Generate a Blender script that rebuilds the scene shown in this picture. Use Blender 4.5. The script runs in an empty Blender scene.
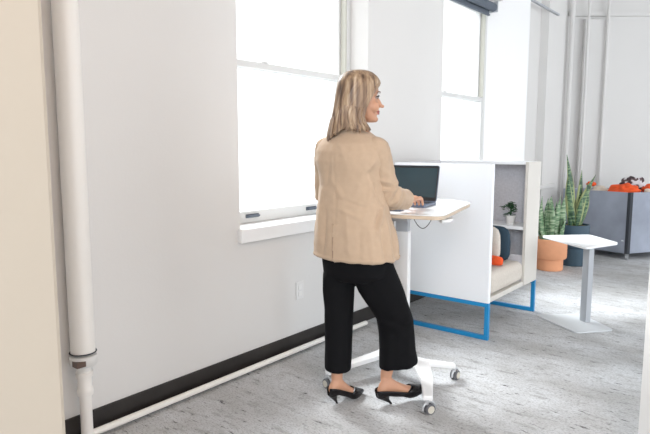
import bpy, bmesh, math, random
from mathutils import Vector, Matrix, noise
PI = math.pi
random.seed(7)
COL = bpy.context.scene.collection
YAW = math.radians(39.0); PITCH = math.radians(6.94); CAMZ = 1.33; FPX = 575.0

# ------------------------------------------------------------------ materials
def mat(name, col, rough=.6, metal=0, spec=.5, coat=0, nscale=0, namp=.0, bump=0, bscale=200, stretch=(1, 1, 1), sheen=0):
    m = bpy.data.materials.new(name); m.use_nodes = True
    nt = m.node_tree; b = nt.nodes['Principled BSDF']
    b.inputs['Base Color'].default_value = (*col, 1); b.inputs['Roughness'].default_value = rough
    b.inputs['Metallic'].default_value = metal; b.inputs['Specular IOR Level'].default_value = spec
    b.inputs['Coat Weight'].default_value = coat; b.inputs['Sheen Weight'].default_value = sheen
    tc = nt.nodes.new('ShaderNodeTexCoord'); mp = nt.nodes.new('ShaderNodeMapping')
    mp.inputs['Scale'].default_value = stretch
    nt.links.new(tc.outputs['Object'], mp.inputs['Vector'])
    if nscale:
        n = nt.nodes.new('ShaderNodeTexNoise'); n.inputs['Scale'].default_value = nscale; n.inputs['Detail'].default_value = 5
        nt.links.new(mp.outputs[0], n.inputs['Vector'])
        r = nt.nodes.new('ShaderNodeValToRGB')
        r.color_ramp.elements[0].position = .3; r.color_ramp.elements[1].position = .7
        r.color_ramp.elements[0].color = (*[max(0, c * (1 - namp)) for c in col], 1)
        r.color_ramp.elements[1].color = (*[min(1, c * (1 + namp)) for c in col], 1)
        nt.links.new(n.outputs['Fac'], r.inputs[0]); nt.links.new(r.outputs[0], b.inputs['Base Color'])
    if bump:
        n = nt.nodes.new('ShaderNodeTexNoise'); n.inputs['Scale'].default_value = bscale; n.inputs['Detail'].default_value = 3
        nt.links.new(mp.outputs[0], n.inputs['Vector'])
        bp = nt.nodes.new('ShaderNodeBump'); bp.inputs['Strength'].default_value = bump; bp.inputs['Distance'].default_value = .002
        nt.links.new(n.outputs['Fac'], bp.inputs['Height']); nt.links.new(bp.outputs[0], b.inputs['Normal'])
    return m

def ramp_mat(name, stops, scale, stretch, rough=.6, detail=6, spec=.5, wave=False, distortion=0):
    m = mat(name, stops[0][1], rough, spec=spec); nt = m.node_tree; b = nt.nodes['Principled BSDF']
    mp = [n for n in nt.nodes if n.type == 'MAPPING'][0]; mp.inputs['Scale'].default_value = stretch
    n = nt.nodes.new('ShaderNodeTexWave' if wave else 'ShaderNodeTexNoise')
    n.inputs['Scale'].default_value = scale; n.inputs['Detail'].default_value = detail
    n.inputs['Distortion'].default_value = distortion
    r = nt.nodes.new('ShaderNodeValToRGB')
    while len(r.color_ramp.elements) < len(stops): r.color_ramp.elements.new(.5)
    for e, (p, c) in zip(r.color_ramp.elements, stops): e.position = p; e.color = (*c, 1)
    nt.links.new(mp.outputs[0], n.inputs['Vector'])
    nt.links.new(n.outputs['Fac'], r.inputs[0]); nt.links.new(r.outputs[0], b.inputs['Base Color'])
    return m

M = {}
M['wall'] = mat('wall_paint', (.70, .686, .67), .7, bump=.15, bscale=60, nscale=1.5, namp=.012)
M['cream'] = mat('cream_paint', (.44, .385, .315), .7, bump=.1, bscale=60)
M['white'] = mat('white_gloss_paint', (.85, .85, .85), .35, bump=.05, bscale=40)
M['frame'] = mat('window_frame_paint', (.66, .66, .65), .4)
M['sashtrim'] = mat('weathered_sash_track', (.50, .49, .43), .5)
M['black'] = mat('black_vinyl', (.022, .018, .016), .55, nscale=8, namp=.3)
M['pipe'] = mat('painted_pipe', (.82, .79, .75), .35)
M['pipeclamp'] = mat('pipe_clamp_metal', (.66, .65, .63), .45)
M['clampgap'] = mat('clamp_gap_rubber', (.10, .06, .045), .6)
M['steel'] = mat('brushed_steel', (.62, .63, .65), .35, metal=.8)
M['grey_metal'] = mat('grey_powder_coat', (.43, .45, .48), .4)
M['shade'] = mat('dark_shade_fabric', (.10, .12, .15), .7)
M['blue'] = mat('blue_powder_coat', (.01, .24, .52), .35)
M['laminate'] = mat('white_laminate', (.86, .87, .88), .25)
M['ply'] = mat('light_ply_edge', (.62, .50, .38), .5, nscale=30, namp=.15, stretch=(1, 1, 8))
M['greyfelt'] = mat('grey_felt_panel', (.58, .57, .60), .9, nscale=60, namp=.08, bump=.3)
M['boothpanel'] = mat('booth_white_fabric_panel', (.84, .86, .89), .45)
M['boothend'] = mat('booth_cream_end_panel', (.62, .59, .545), .5)
M['cushion'] = mat('beige_seat_fabric', (.60, .55, .49), .9, nscale=80, namp=.06, bump=.4)
M['navy'] = mat('navy_fabric', (.02, .045, .07), .85)
M['orangefab'] = mat('orange_fabric', (.85, .10, .02), .8, nscale=12, namp=.2)
M['brownfab'] = ramp_mat('brown_print_fabric', [(.40, (.05, .03, .035)), (.50, (.16, .10, .10)), (.54, (.75, .72, .75))], 12, (1, 1, 1), .8)
M['creamfab'] = mat('cream_fabric', (.72, .62, .52), .85)
M['bin'] = mat('blue_grey_felt', (.34, .37, .44), .9, nscale=3, namp=.15, bump=.3)
M['binseam'] = mat('dark_seam_trim', (.045, .05, .06), .8)
M['terracotta'] = mat('terracotta', (.74, .34, .18), .7, nscale=6, namp=.08)
M['bluepot'] = mat('slate_blue_pot', (.035, .075, .11), .55)
M['soil'] = mat('pale_gravel_soil', (.45, .38, .32), .95, nscale=90, namp=.5)
M['moss'] = mat('moss_soil', (.14, .11, .04), .95, nscale=60, namp=.5)
M['leaf_yellow'] = mat('leaf_margin_yellow', (.38, .42, .19), .5)
M['leaf'] = ramp_mat('snake_leaf_green', [(.35, (.015, .05, .025)), (.5, (.05, .13, .06)), (.62, (.22, .32, .16))], 3.2, (4, 4, 18), .4)
M['leaf_pale'] = ramp_mat('snake_leaf_pale', [(.35, (.05, .12, .06)), (.5, (.17, .29, .15)), (.62, (.42, .50, .34))], 3.2, (4, 4, 18), .4)
M['leaf_small'] = mat('small_leaf_green', (.03, .12, .04), .45, nscale=20, namp=.3)
M['cup'] = mat('white_ceramic', (.80, .79, .77), .35)
M['lapcase'] = mat('laptop_grey_case', (.13, .16, .22), .35, metal=.4)
M['bezel'] = mat('laptop_black_bezel', (.012, .014, .018), .3)
M['screen'] = mat('laptop_dark_screen', (.030, .055, .068), .22)
M['keys'] = mat('keyboard_black', (.02, .02, .025), .5)
M['phone'] = mat('phone_glass', (.22, .22, .25), .15)
M['cable'] = mat('black_cable', (.04, .04, .045), .5)
M['skin'] = mat('skin', (.53, .28, .175), .5, nscale=14, namp=.06)
M['skinleg'] = mat('skin_legs', (.50, .25, .16), .5)
M['lips'] = mat('lips', (.46, .13, .11), .4)
M['eyewhite'] = mat('eye_white', (.34, .27, .23), .3)
M['lash'] = mat('lash_dark', (.03, .02, .015), .6)
M['brow'] = mat('brow_brown', (.17, .09, .05), .8)
M['blazer'] = mat('beige_blazer_linen', (.50, .365, .255), .9, nscale=40, namp=.03, bump=.25, bscale=500, sheen=.1)
M['seam'] = mat('blazer_seam_shade', (.30, .20, .14), .9)
M['trousers'] = mat('black_trouser_cloth', (.006, .006, .007), .85, spec=.12, bump=.2, bscale=300)
M['patent'] = mat('black_patent_leather', (.006, .005, .006), .12, spec=.3, coat=.1)
M['hair'] = ramp_mat('blonde_hair', [(.32, (.085, .048, .028)), (.45, (.21, .13, .078)), (.58, (.36, .245, .15)), (.72, (.56, .43, .31))], 2.4, (20, 20, 1.6), .42, detail=5)
M['rubber'] = mat('caster_tread', (.60, .56, .48), .4)
M['darkrubber'] = mat('caster_dark', (.12, .12, .13), .5)
M['outlet'] = mat('outlet_plate_white', (.74, .73, .72), .4)
M['building'] = mat('pale_building_stone', (.95, .95, .95), .8)
M['bwin'] = mat('pale_building_window', (.78, .82, .85), .5)

# glass
g = bpy.data.materials.new('window_glass'); g.use_nodes = True; nt = g.node_tree; nt.nodes.clear()
o_ = nt.nodes.new('ShaderNodeOutputMaterial'); t_ = nt.nodes.new('ShaderNodeBsdfTransparent'); gl = nt.nodes.new('ShaderNodeBsdfGlossy')
gl.inputs['Roughness'].default_value = .05; t_.inputs[0].default_value = (.97, .98, .98, 1)
mx = nt.nodes.new('ShaderNodeMixShader'); mx.inputs[0].default_value = .05
nt.links.new(t_.outputs[0], mx.inputs[1]); nt.links.new(gl.outputs[0], mx.inputs[2]); nt.links.new(mx.outputs[0], o_.inputs[0])
M['glass'] = g

# carpet: grey loop pile with worn pale patches and short dark flecks that run along the room
def carpet():
    m = bpy.data.materials.new('grey_distressed_carpet'); m.use_nodes = True; nt = m.node_tree; b = nt.nodes['Principled BSDF']
    b.inputs['Roughness'].default_value = .85; b.inputs['Specular IOR Level'].default_value = .25
    tc = nt.nodes.new('ShaderNodeTexCoord')
    def nz(scale, st, detail, lo, hi, dist=0.):
        mp = nt.nodes.new('ShaderNodeMapping'); mp.inputs['Scale'].default_value = st; mp.inputs['Rotation'].default_value = (0, 0, math.radians(3))
        nt.links.new(tc.outputs['Object'], mp.inputs['Vector'])
        n = nt.nodes.new('ShaderNodeTexNoise'); n.inputs['Scale'].default_value = scale; n.inputs['Detail'].default_value = detail; n.inputs['Distortion'].default_value = dist
        n.inputs['Roughness'].default_value = .65
        nt.links.new(mp.outputs[0], n.inputs['Vector'])
        r = nt.nodes.new('ShaderNodeMapRange'); r.inputs['From Min'].default_value = lo; r.inputs['From Max'].default_value = hi
        nt.links.new(n.outputs['Fac'], r.inputs['Value']); return r.outputs[0]
    def mix(f, a, c):
        x = nt.nodes.new('ShaderNodeMix'); x.data_type = 'RGBA'
        nt.links.new(f, x.inputs['Factor'])
        for s, v in ((x.inputs['A'], a), (x.inputs['B'], c)):
            if isinstance(v, tuple): s.default_value = (*v, 1)
            else: nt.links.new(v, s)
        return x.outputs['Result']
    patch = mix(nz(1.6, (1, 1.4, 1), 6, .36, .62), (.46, .455, .45), (.64, .65, .665))
    mid = mix(nz(7, (.9, 3.0, 1), 6, .53, .72), patch, (.33, .325, .32))
    fleck = mix(nz(13, (.9, 3.4, 1), 5, .60, .68, .2), mid, (.085, .08, .08))
    fine = mix(nz(90, (.8, 1.6, 1), 3, .50, .76), fleck, (.17, .165, .16))
    nt.links.new(fine, b.inputs['Base Color'])
    n = nt.nodes.new('ShaderNodeTexNoise'); n.inputs['Scale'].default_value = 260
    nt.links.new(tc.outputs['Object'], n.inputs['Vector'])
    bp = nt.nodes.new('ShaderNodeBump'); bp.inputs['Strength'].default_value = .5; bp.inputs['Distance'].default_value = .004
    nt.links.new(n.outputs['Fac'], bp.inputs['Height']); nt.links.new(bp.outputs[0], b.inputs['Normal'])
    return m
M['carpet'] = carpet()

# ------------------------------------------------------------------ mesh building
class MB:
    def __init__(s): s.v = []; s.f = []
    def add(s, vs, fs):
        k = len(s.v); s.v += [Vector(v) for v in vs]; s.f += [[i + k for i in f] for f in fs]; return s
    def box(s, a, b, rz=0, piv=None):
        x0, y0, z0 = a; x1, y1, z1 = b
        vs = [(x0, y0, z0), (x1, y0, z0), (x1, y1, z0), (x0, y1, z0), (x0, y0, z1), (x1, y0, z1), (x1, y1, z1), (x0, y1, z1)]
        return s.add(vs, [(3, 2, 1, 0), (4, 5, 6, 7), (0, 1, 5, 4), (1, 2, 6, 5), (2, 3, 7, 6), (3, 0, 4, 7)])
    def prism(s, pts, z0, z1):
        n = len(pts)
        a = sum(pts[i][0] * pts[(i + 1) % n][1] - pts[(i + 1) % n][0] * pts[i][1] for i in range(n))
        if a < 0: pts = pts[::-1]
        vs = [(p[0], p[1], z0) for p in pts] + [(p[0], p[1], z1) for p in pts]
        return s.add(vs, [list(range(n))[::-1], list(range(n, 2 * n))] + [(i, (i + 1) % n, n + (i + 1) % n, n + i) for i in range(n)])
    def loft(s, rings, cap=True):
        n = len(rings[0]); vs = [p for r in rings for p in r]; fs = []
        for k in range(len(rings) - 1):
            for i in range(n):
                fs.append((k * n + i, k * n + (i + 1) % n, (k + 1) * n + (i + 1) % n, (k + 1) * n + i))
        if cap: fs += [list(range(n))[::-1], list(range((len(rings) - 1) * n, len(rings) * n))]
        return s.add(vs, fs)
    def tube(s, pts, rad, n=14, flat=1.0, up=None):
        pts = [Vector(p) for p in pts]
        if not isinstance(rad, (list, tuple)): rad = [rad] * len(pts)
        rings = []; ref = None
        for i, p in enumerate(pts):
            d = (pts[min(i + 1, len(pts) - 1)] - pts[max(i - 1, 0)]).normalized()
            if ref is None:
                ref = Vector(up) if up else (Vector((0, 0, 1)) if abs(d.z) < .9 else Vector((1, 0, 0)))
            a = ref - d * ref.dot(d); a.normalize(); b = d.cross(a); ref = a
            rings.append([p + (a * math.cos(t) * flat + b * math.sin(t)) * rad[i] for t in [2 * PI * k / n for k in range(n)]])
        return s.loft(rings)
    def ell(s, c, r, n=16, m=10, rot=None):
        rings = []; c = Vector(c)
        for i in range(m + 1):
            ph = -PI / 2 + PI * (i + .02) / (m + .04)
            ring = []
            for k in range(n):
                t = 2 * PI * k / n
                v = Vector((r[0] * math.cos(ph) * math.cos(t), r[1] * math.cos(ph) * math.sin(t), r[2] * math.sin(ph)))
                if rot: v = rot @ v
                ring.append(c + v)
            rings.append(ring)
        return s.loft(rings)
    def lathe(s, c, prof, n=40):
        cx, cy, cz = c
        return s.loft([[(cx + r * math.cos(2 * PI * k / n), cy + r * math.sin(2 * PI * k / n), cz + z) for k in range(n)] for r, z in prof])
    def cyl(s, a, b, r, n=24): return s.tube([a, b], r, n)
    def mesh(s, name):
        me = bpy.data.meshes.new(name); me.from_pydata([tuple(v) for v in s.v], [], s.f); me.validate()
        bm = bmesh.new(); bm.from_mesh(me); bmesh.ops.recalc_face_normals(bm, faces=bm.faces); bm.to_mesh(me); bm.free()
        return me
    def build(s, name, material, parent=None, smooth=False, bevel=0, seg=2, solid=0, sub=0):
        me = s.mesh(name); o = bpy.data.objects.new(name, me); COL.objects.link(o)
        me.materials.append(material)
        if smooth:
            for p in me.polygons: p.use_smooth = True
            try: me.set_sharp_from_angle(angle=math.radians(42))
            except Exception: pass
        if solid:
            md = o.modifiers.new('solid', 'SOLIDIFY'); md.thickness = solid; md.offset = 0
        if bevel:
            md = o.modifiers.new('bevel', 'BEVEL'); md.width = bevel; md.segments = seg; md.limit_method = 'ANGLE'
        if sub:
            md = o.modifiers.new('sub', 'SUBSURF'); md.levels = sub; md.render_levels = sub
        if parent: o.parent = parent
        return o

def fuse(mb, name, material, parent, voxel, smooth=4, post=None, drop=None):
    """grow overlapping pieces into one continuous skin"""
    me = mb.mesh(name); o = bpy.data.objects.new(name, me); COL.objects.link(o)
    r = o.modifiers.new('r', 'REMESH'); r.mode = 'VOXEL'; r.voxel_size = voxel
    sm = o.modifiers.new('s', 'SMOOTH'); sm.factor = .5; sm.iterations = smooth
    dg = bpy.context.evaluated_depsgraph_get(); dg.update()
    new = bpy.data.meshes.new_from_object(o.evaluated_get(dg))
    o.modifiers.clear(); o.data = new; new.name = name
    if post:
        ns = [v.normal.copy() for v in new.vertices]
        cs = [post(v.co.copy(), n) for v, n in zip(new.vertices, ns)]
        for v, c in zip(new.vertices, cs): v.co = c
    if drop:
        bm = bmesh.new(); bm.from_mesh(new)
        bmesh.ops.delete(bm, geom=[v for v in bm.verts if drop(v.co)], context='VERTS'); bm.to_mesh(new); bm.free()
    new.materials.clear(); new.materials.append(material)
    for p in new.polygons: p.use_smooth = True
    if parent: o.parent = parent
    return o

def tag(o, label=None, cat=None, group=None, kind=None):
    if label: o['label'] = label
    if cat: o['category'] = cat
    if group: o['group'] = group
    if kind: o['kind'] = kind
    return o
def empty(name, loc=(0, 0, 0), rz=0):
    o = bpy.data.objects.new(name, None); COL.objects.link(o); o.location = loc; o.rotation_euler = (0, 0, rz)
    o.empty_display_size = .1
    return o
def thing(name, label, cat, loc=(0, 0, 0), rz=0, group=None): return tag(empty(name, loc, rz), label, cat, group)
def S(o): return tag(o, kind='structure')

CR, SR = math.cos(YAW), math.sin(YAW)
def W(u, w, z=0): return Vector((u * CR - w * SR, u * SR + w * CR, z))   # room axes from axes square to the view
def rrect(w, d, r, n=6, cx=0, cy=0):
    pts = []
    for (sx, sy, a0) in ((1, 1, 0), (-1, 1, 90), (-1, -1, 180), (1, -1, 270)):
        for k in range(n + 1):
            a = math.radians(a0 + 90 * k / n)
            pts.append((cx + sx * (w / 2 - r) + r * math.cos(a), cy + sy * (d / 2 - r) + r * math.sin(a)))
    return pts
def rpoly(pts, r, n=6):
    out = []; m = len(pts)
    for i in range(m):
        p = Vector(pts[i]); a = (Vector(pts[i - 1]) - p).normalized(); b = (Vector(pts[(i + 1) % m]) - p).normalized()
        for k in range(n + 1):
            t = k / n; q = (p + a * r) * (1 - t) ** 2 + p * 2 * t * (1 - t) + (p + b * r) * t * t
            out.append((q.x, q.y))
    return out

# ------------------------------------------------------------------ the room
XW = -2.47            # window wall
XG = -2.65            # sash plane
FARW = 7.95           # far wall distance, square to the view
ZC = 3.6
S(MB().prism([(-3.1, -3.0), (6.2, -3.0), (6.2, 13.5), (-3.1, 13.5)], -.1, 0).build('floor', M['carpet']))
S(MB().prism([(-3.1, -3.0), (6.2, -3.0), (6.2, 13.5), (-3.1, 13.5)], ZC, ZC + .1).build('ceiling', M['wall']))
S(MB().box((-3.1, -3.2, 0), (6.2, -3.0, ZC)).build('wall_back', M['wall']))
o1 = (2.265, 3.55); o2 = (4.705, 5.99); SP = 6.78; HEAD = 2.74; SILL = .80
wb = MB()
T = .42
def wbox(y0, y1, z0, z1, x1=XW): wb.box((XW - T, y0, z0), (x1, y1, z1))
wbox(-3.0, o1[0], 0, ZC); wbox(o1[1], o2[0], 0, ZC)
wbox(o1[0], o1[1], 0, SILL); wbox(o1[0], o1[1], HEAD, ZC)
wbox(o2[0], o2[1], 0, SILL); wbox(o2[0], o2[1], HEAD + .1, ZC)
# splayed reveal past the second window, painted whiter to stand for its daylight
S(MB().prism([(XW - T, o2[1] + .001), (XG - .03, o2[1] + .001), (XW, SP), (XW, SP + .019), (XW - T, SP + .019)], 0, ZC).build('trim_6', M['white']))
# shallow recess then plain wall to the corner
wb.box((XW - T, SP + .02, 0), (XW - .10, 7.45, ZC)); wb.box((XW - T, 7.45, 0), (XW, 8.35, ZC))
S(wb.build('wall_left', M['wall']))
C0 = W(0, FARW)
def far(u0, u1, z0, z1, proud=0, th=.2): # box on the far wall
    a = W(u0, FARW - proud); b = W(u1, FARW - proud); c = W(u1, FARW + th); d = W(u0, FARW + th)
    return MB().prism([(p.x, p.y) for p in (a, b, c, d)], z0, z1)
S(far(3.22, 9.2, 0, ZC).build('wall_far', M['wall']))
S(far(3.46, 3.80, 0, 3.02, .06).build('trim_1', M['wall'], bevel=.01))
S(far(3.24, 9.2, 3.06, 3.11, .05).build('trim_2', M['wall']))
# small sill in the recess, rail high on the wall
S(MB().box((XW - .10, 6.86, .80), (XW + .03, 7.9, .85)).build('trim_3', M['wall'], bevel=.004))
S(MB().box((XW, 6.80, 2.985), (XW + .035, 7.74, 3.008)).build('trim_4', M['grey_metal'], bevel=.004))
# near column at the left edge and the end of a partition at the right edge
a = W(-.98, 1.95)
S(MB().box((-2.0, -.6, 0), (-1.26, .607, ZC)).build('wall_near_column', M['cream'], bevel=.012))
S(MB().prism([(p.x, p.y) for p in (W(1.283, 2.10), W(1.9, 2.10), W(1.9, 2.24), W(1.283, 2.24))], 0, ZC).build('wall_partition', M['wall'], bevel=.01))

# baseboards
bb = MB().box((XW, -3.0, 0), (XW + .012, SP + .05, .105))
S(bb.build('baseboard_left', M['black'], bevel=.003))
S(far(3.3, 9.2, 0, .105, .012).build('baseboard_far', M['black']))

def window(name, y0, y1, head, lifts=True):
    r = S(empty(name, (XG, y0, SILL)))
    L = lambda mb: mb  # coordinates are in room axes, shifted below
    def part(n, mb, m, **k):
        for v in mb.v: v -= Vector((XG, y0, SILL))
        return mb.build(n, m, r, **k)
    zs = .875; zt = head - .01; zm = 1.815
    jb = MB()
    jb.box((XG - .10, y0, zs), (XG + .02, y0 + .045, zt)); jb.box((XG - .10, y1 - .045, zs), (XG + .02, y1, zt))
    jb.box((XG - .10, y0 + .045, zt - .05), (XG + .02, y1 - .045, zt))
    part('window_frame', jb, M['frame'], bevel=.004)
    part('window_sill', MB().box((XG - .10, y0, SILL + .001), (XW, y1, zs - .02)).box((XW + .0005, y0 - .02, SILL - .025), (XW + .035, y1 + .02, zs - .02)), M['white'], bevel=.004)
    a, b = y0 + .045, y1 - .045
    lo = MB()    # lower sash, inner track
    lo.box((XG - .02, a, zs - .02), (XG + .015, b, zs + .055)); lo.box((XG - .02, a, zm), (XG + .015, b, zm + .04))
    lo.box((XG - .02, a, zs + .055), (XG + .015, a + .035, zm)); lo.box((XG - .02, b - .035, zs + .055), (XG + .015, b, zm))
    part('lower_sash', lo, M['frame'], bevel=.004)
    up = MB()    # upper sash, outer track
    up.box((XG - .065, a, zm - .003), (XG - .03, b, zm + .037)); up.box((XG - .065, a, zt - .10), (XG - .03, b, zt - .05))
    up.box((XG - .065, a, zm + .037), (XG - .03, a + .035, zt - .10)); up.box((XG - .065, b - .035, zm + .037), (XG - .03, b, zt - .10))
    part('upper_sash', up, M['frame'], bevel=.004)
    part('sash_track', MB().box((XG - .028, b - .012, zm + .045), (XG + .018, b - .001, zt - .05)), M['sashtrim'])
    part('window_pane', MB().box((XG - .004, a + .03, zs + .05), (XG - .001, b - .03, zm + .003)), M['glass'])
    part('window_pane', MB().box((XG - .049, a + .03, zm + .03), (XG - .046, b - .03, zt - .09)), M['glass'])
    if lifts:
        for yy in (y0 + .255, y0 + .83):
            h = MB().box((XG + .0155, yy - .055, zs + .012), (XG + .020, yy + .055, zs + .036)).tube(
                [(XG + .018, yy - .05, zs + .018), (XG + .036, yy - .045, zs + .024), (XG + .036, yy + .045, zs + .024), (XG + .018, yy + .05, zs + .018)], .006, 8)
            part('sash_lift', h, M['shade'])
    lk = MB().box((XG - .01, (y0 + y1) / 2 - .03 - .25, zm + .0405), (XG + .01, (y0 + y1) / 2 + .03 - .25, zm + .052))
    part('sash_lock', lk, M['frame'], bevel=.003)
    return r
window('window_1', *o1, HEAD)
window('window_2', *o2, HEAD + .1)

# roller shade over window 2
rs = thing('roller_shade', 'dark grey roller shade rolled up at the head of the second window', 'window shade', (XW - .06, 4.75, 2.765))
MB().cyl((0, 0, 0), (0, 1.15, 0), .042).build('rolled_fabric', M['shade'], rs, smooth=True)
MB().box((-.04, .0, -.075), (-.034, 1.13, -.02)).box((-.05, 0, -.082), (-.025, 1.13, -.066)).build('hem_bar', M['shade'], rs, bevel=.002)
MB().box((-.045, 1.152, -.05), (.045, 1.165, .06)).build('bracket', M['grey_metal'], rs, bevel=.003)
MB().box((-.045, -.015, -.05), (.045, -.002, .06)).build('bracket', M['grey_metal'], rs, bevel=.003)

# building outside, far off
bl = thing('tower_block', 'pale tower block faintly visible through the big window', 'building', (-36, 21, -26))
MB().box((-6, -5, 0), (5, 9.5, 58)).build('facade', M['building'], bl)
for k in range(17):
    MB().box((4.9, .0, 24 + k * .62 * 1.15), (5.04, .42, 24 + k * .62 * 1.15 + .34)).build('facade_window', M['bwin'], bl)

# heating riser and the pipe along the wall
PX, PY = XW + .085, 1.238
rp = thing('heating_riser', 'white painted vertical heating pipe in the corner by the cream column', 'pipe', (PX, PY, 0))
MB().tube([(0, 0, .425), (0, 0, ZC)], .052, 32).build('pipe_sleeve', M['pipe'], rp, smooth=True)
MB().lathe((0, 0, 0), [(.026, 0), (.026, .23), (.034, .23), (.036, .245), (.034, .26), (.030, .265), (.030, .315), (.037, .315), (.037, .335), (.030, .34), (.034, .365), (.034, .375)]).build('riser_pipe', M['pipe'], rp, smooth=True)
MB().lathe((0, 0, 0), [(.034, .366), (.054, .369), (.058, .376), (.058, .408), (.053, .414), (.04, .416)]).build('coupling', M['pipeclamp'], rp, smooth=True)
MB().box((.012, -.0585, .378), (.055, .0, .402), ).build('coupling_gap', M['clampgap'], rp)
ring = MB(); ring.tube([(.055 * math.cos(t), .055 * math.sin(t), .428) for t in [math.radians(-150 + 10 * k) for k in range(31)]], .003, 8)
ring.build('sleeve_rim', M['binseam'], rp, smooth=True)
fp = thing('floor_pipe', 'thin white pipe running along the black baseboard at the foot of the wall', 'pipe', (XW + .08, PY + .03, .033))
MB().tube([(0, -.004, 0), (0, 1.75, 0)], .0165, 16).build('pipe_run', M['pipe'], fp, smooth=True)
MB().lathe((0, 0, 0), [(.0, 0), (.0245, 0), (.0245, .05), (0, .05)], 20)
MB().tube([(0, 1.71, 0), (0, 1.75, 0), (0, 1.755, 0), (0, 1.78, 0)], [.021, .022, .024, .024], 18).build('elbow_fitting', M['pipe'], fp, smooth=True)
MB().tube([(0, 1.78, 0), (.01, 1.85, .0), (.015, 2.15, .0)], .0165, 16).build('pipe_run', M['pipe'], fp, smooth=True)
lp = MB().box((XW + .035, 1.45, .001), (XW + .06, 3.1, .012)).build('cable_duct', M['black']); S(lp); lp.name = 'trim_5'

ou = thing('wall_outlet', 'white outlet cover plate low on the wall under the window sill', 'outlet', (XW, 2.78, .39))
MB().box((.0005, -.036, -.058), (.006, .036, .058)).build('cover_plate', M['outlet'], ou, bevel=.002)
MB().box((.0062, -.016, .008), (.0085, .016, .036)).box((.0062, -.016, -.036), (.0085, .016, -.008)).build('socket', M['cup'], ou)
# vertical service pipes in the far corner
for i, (u, r) in enumerate(((3.27, .03), (3.47, .018), (3.74, .02))):
    o = MB().tube([W(u, FARW - .10 - (.0 if i != 1 else .03), 0), W(u, FARW - .10 - (.0 if i != 1 else .03), ZC)], r, 16).build('service_pipe', M['wall'], smooth=True)
    tag(o, ['thick white vertical pipe in the far corner of the room', 'slim white vertical pipe in front of the far pilaster',
            'slim white vertical pipe on the far wall right of the pilaster'][i], 'pipe', 'service pipes on the far wall')

# ------------------------------------------------------------------ lounge booth
bt = thing('lounge_booth', 'high sided white lounge booth with beige seat and blue sled legs', 'booth', (-1.545, 3.69, 0))
BZ, BT = .262, 1.218; BD = .94
near = MB().prism(rpoly([(0, 0), (-.775, 0), (-.775, .035), (0, .035)], .012, 3), BZ, BT)
near.build('side_panel', M['boothpanel'], bt, bevel=.004)
MB().box((-.775, .036, BZ), (-.74, BD - .001, BT)).build('back_panel', M['greyfelt'], bt, bevel=.004)
# far shelving end: open niches face the seat
y0, y1 = .665, BD
sh = MB()
sh.box((-.739, y1 - .025, BZ + .04), (-.02, y1 - .001, BT - .022))
sh.build('niche_back', M['greyfelt'], bt)
MB().box((-.025, y0, BZ), (.0, y1, BT)).build('end_panel', M['boothend'], bt, bevel=.003)
MB().box((-.739, y0, BT - .022), (-.0255, y1 - .001, BT)).build('top_panel', M['boothpanel'], bt, bevel=.003)
MB().box((-.739, y0 - .0, .695), (-.0255, y1 - .026, .722)).build('shelf', M['laminate'], bt, bevel=.003)
MB().box((-.739, y0, BZ + .001), (-.0255, y0 + .012, .50)).build('seat_side_board', M['greyfelt'], bt)
# seat
MB().box((-.739, .036, BZ), (-.006, y0 - .001, BZ + .035)).build('seat_base', M['boothend'], bt, bevel=.003)
cu = MB(); cw = .0
cu.box((-.735, .040, BZ + .037), (-.004, y0 - .004, .46)); cu.build('seat_cushion', M['cushion'], bt, bevel=.05, seg=5, smooth=True)
cb = MB().box((-.735, .05, .462), (-.58, y0 - .01, .92)); cb.build('back_cushion', M['cushion'], bt, bevel=.04, seg=5, smooth=True)
def sled(yy):
    b = MB(); h = BZ - .001; t = .03
    b.box((-.70, yy, 0), (0, yy + t, t)); b.box((-.70, yy, h - .028), (0, yy + t, h)); b.box((-t, yy, t), (0, yy + t, h - .028)); b.box((-.70, yy, t), (-.67, yy + t, h - .028))
    return b
sled(.0).build('leg', M['blue'], bt, bevel=.003); sled(BD - .03).build('leg', M['blue'], bt, bevel=.003)

# pillows on the seat
def pillow(name, c, size, rx, rz, m, label, grp=None):
    mb = MB(); rings = []; n = 24
    for i in range(13):
        t = -1 + 2 * i / 12; s = max(.03, (1 - abs(t) ** 2.6) ** .6)
        ring = []
        for k in range(n):
            a = 2 * PI * k / n; ca, sa = math.cos(a), math.sin(a)
            e = 1 / (abs(ca) ** 4 + abs(sa) ** 4) ** .25
            q = (1 - (.72 + .28 * s))
            ring.append((t * size[2] / 2 * .9, ca * e * size[0] / 2 * (.25 + .75 * s), sa * e * size[1] / 2 * (.25 + .75 * s)))
        rings.append(ring)
    mb.loft(rings)
    o = mb.build(name, m, None, smooth=True); o.location = c; o.rotation_euler = (0, rx, rz); tag(o, label, 'cushion', grp)
    return o
pillow('throw_pillow', (-1.765, 4.13, .605), (.24, .27, .09), -.05, 1.35, M['cushion'], 'beige throw pillow leaning inside the booth, its edge just showing', None)
pillow('throw_pillow', (-1.735, 4.235, .595), (.24, .27, .09), -.05, 1.45, M['navy'], 'dark navy throw pillow standing under the booth shelf', None)
pillow('throw_pillow', (-1.665, 4.03, .500), (.16, .07, .06), 0, 1.4, M['orangefab'], 'small orange pillow at the foot of the beige one in the booth', None)

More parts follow.
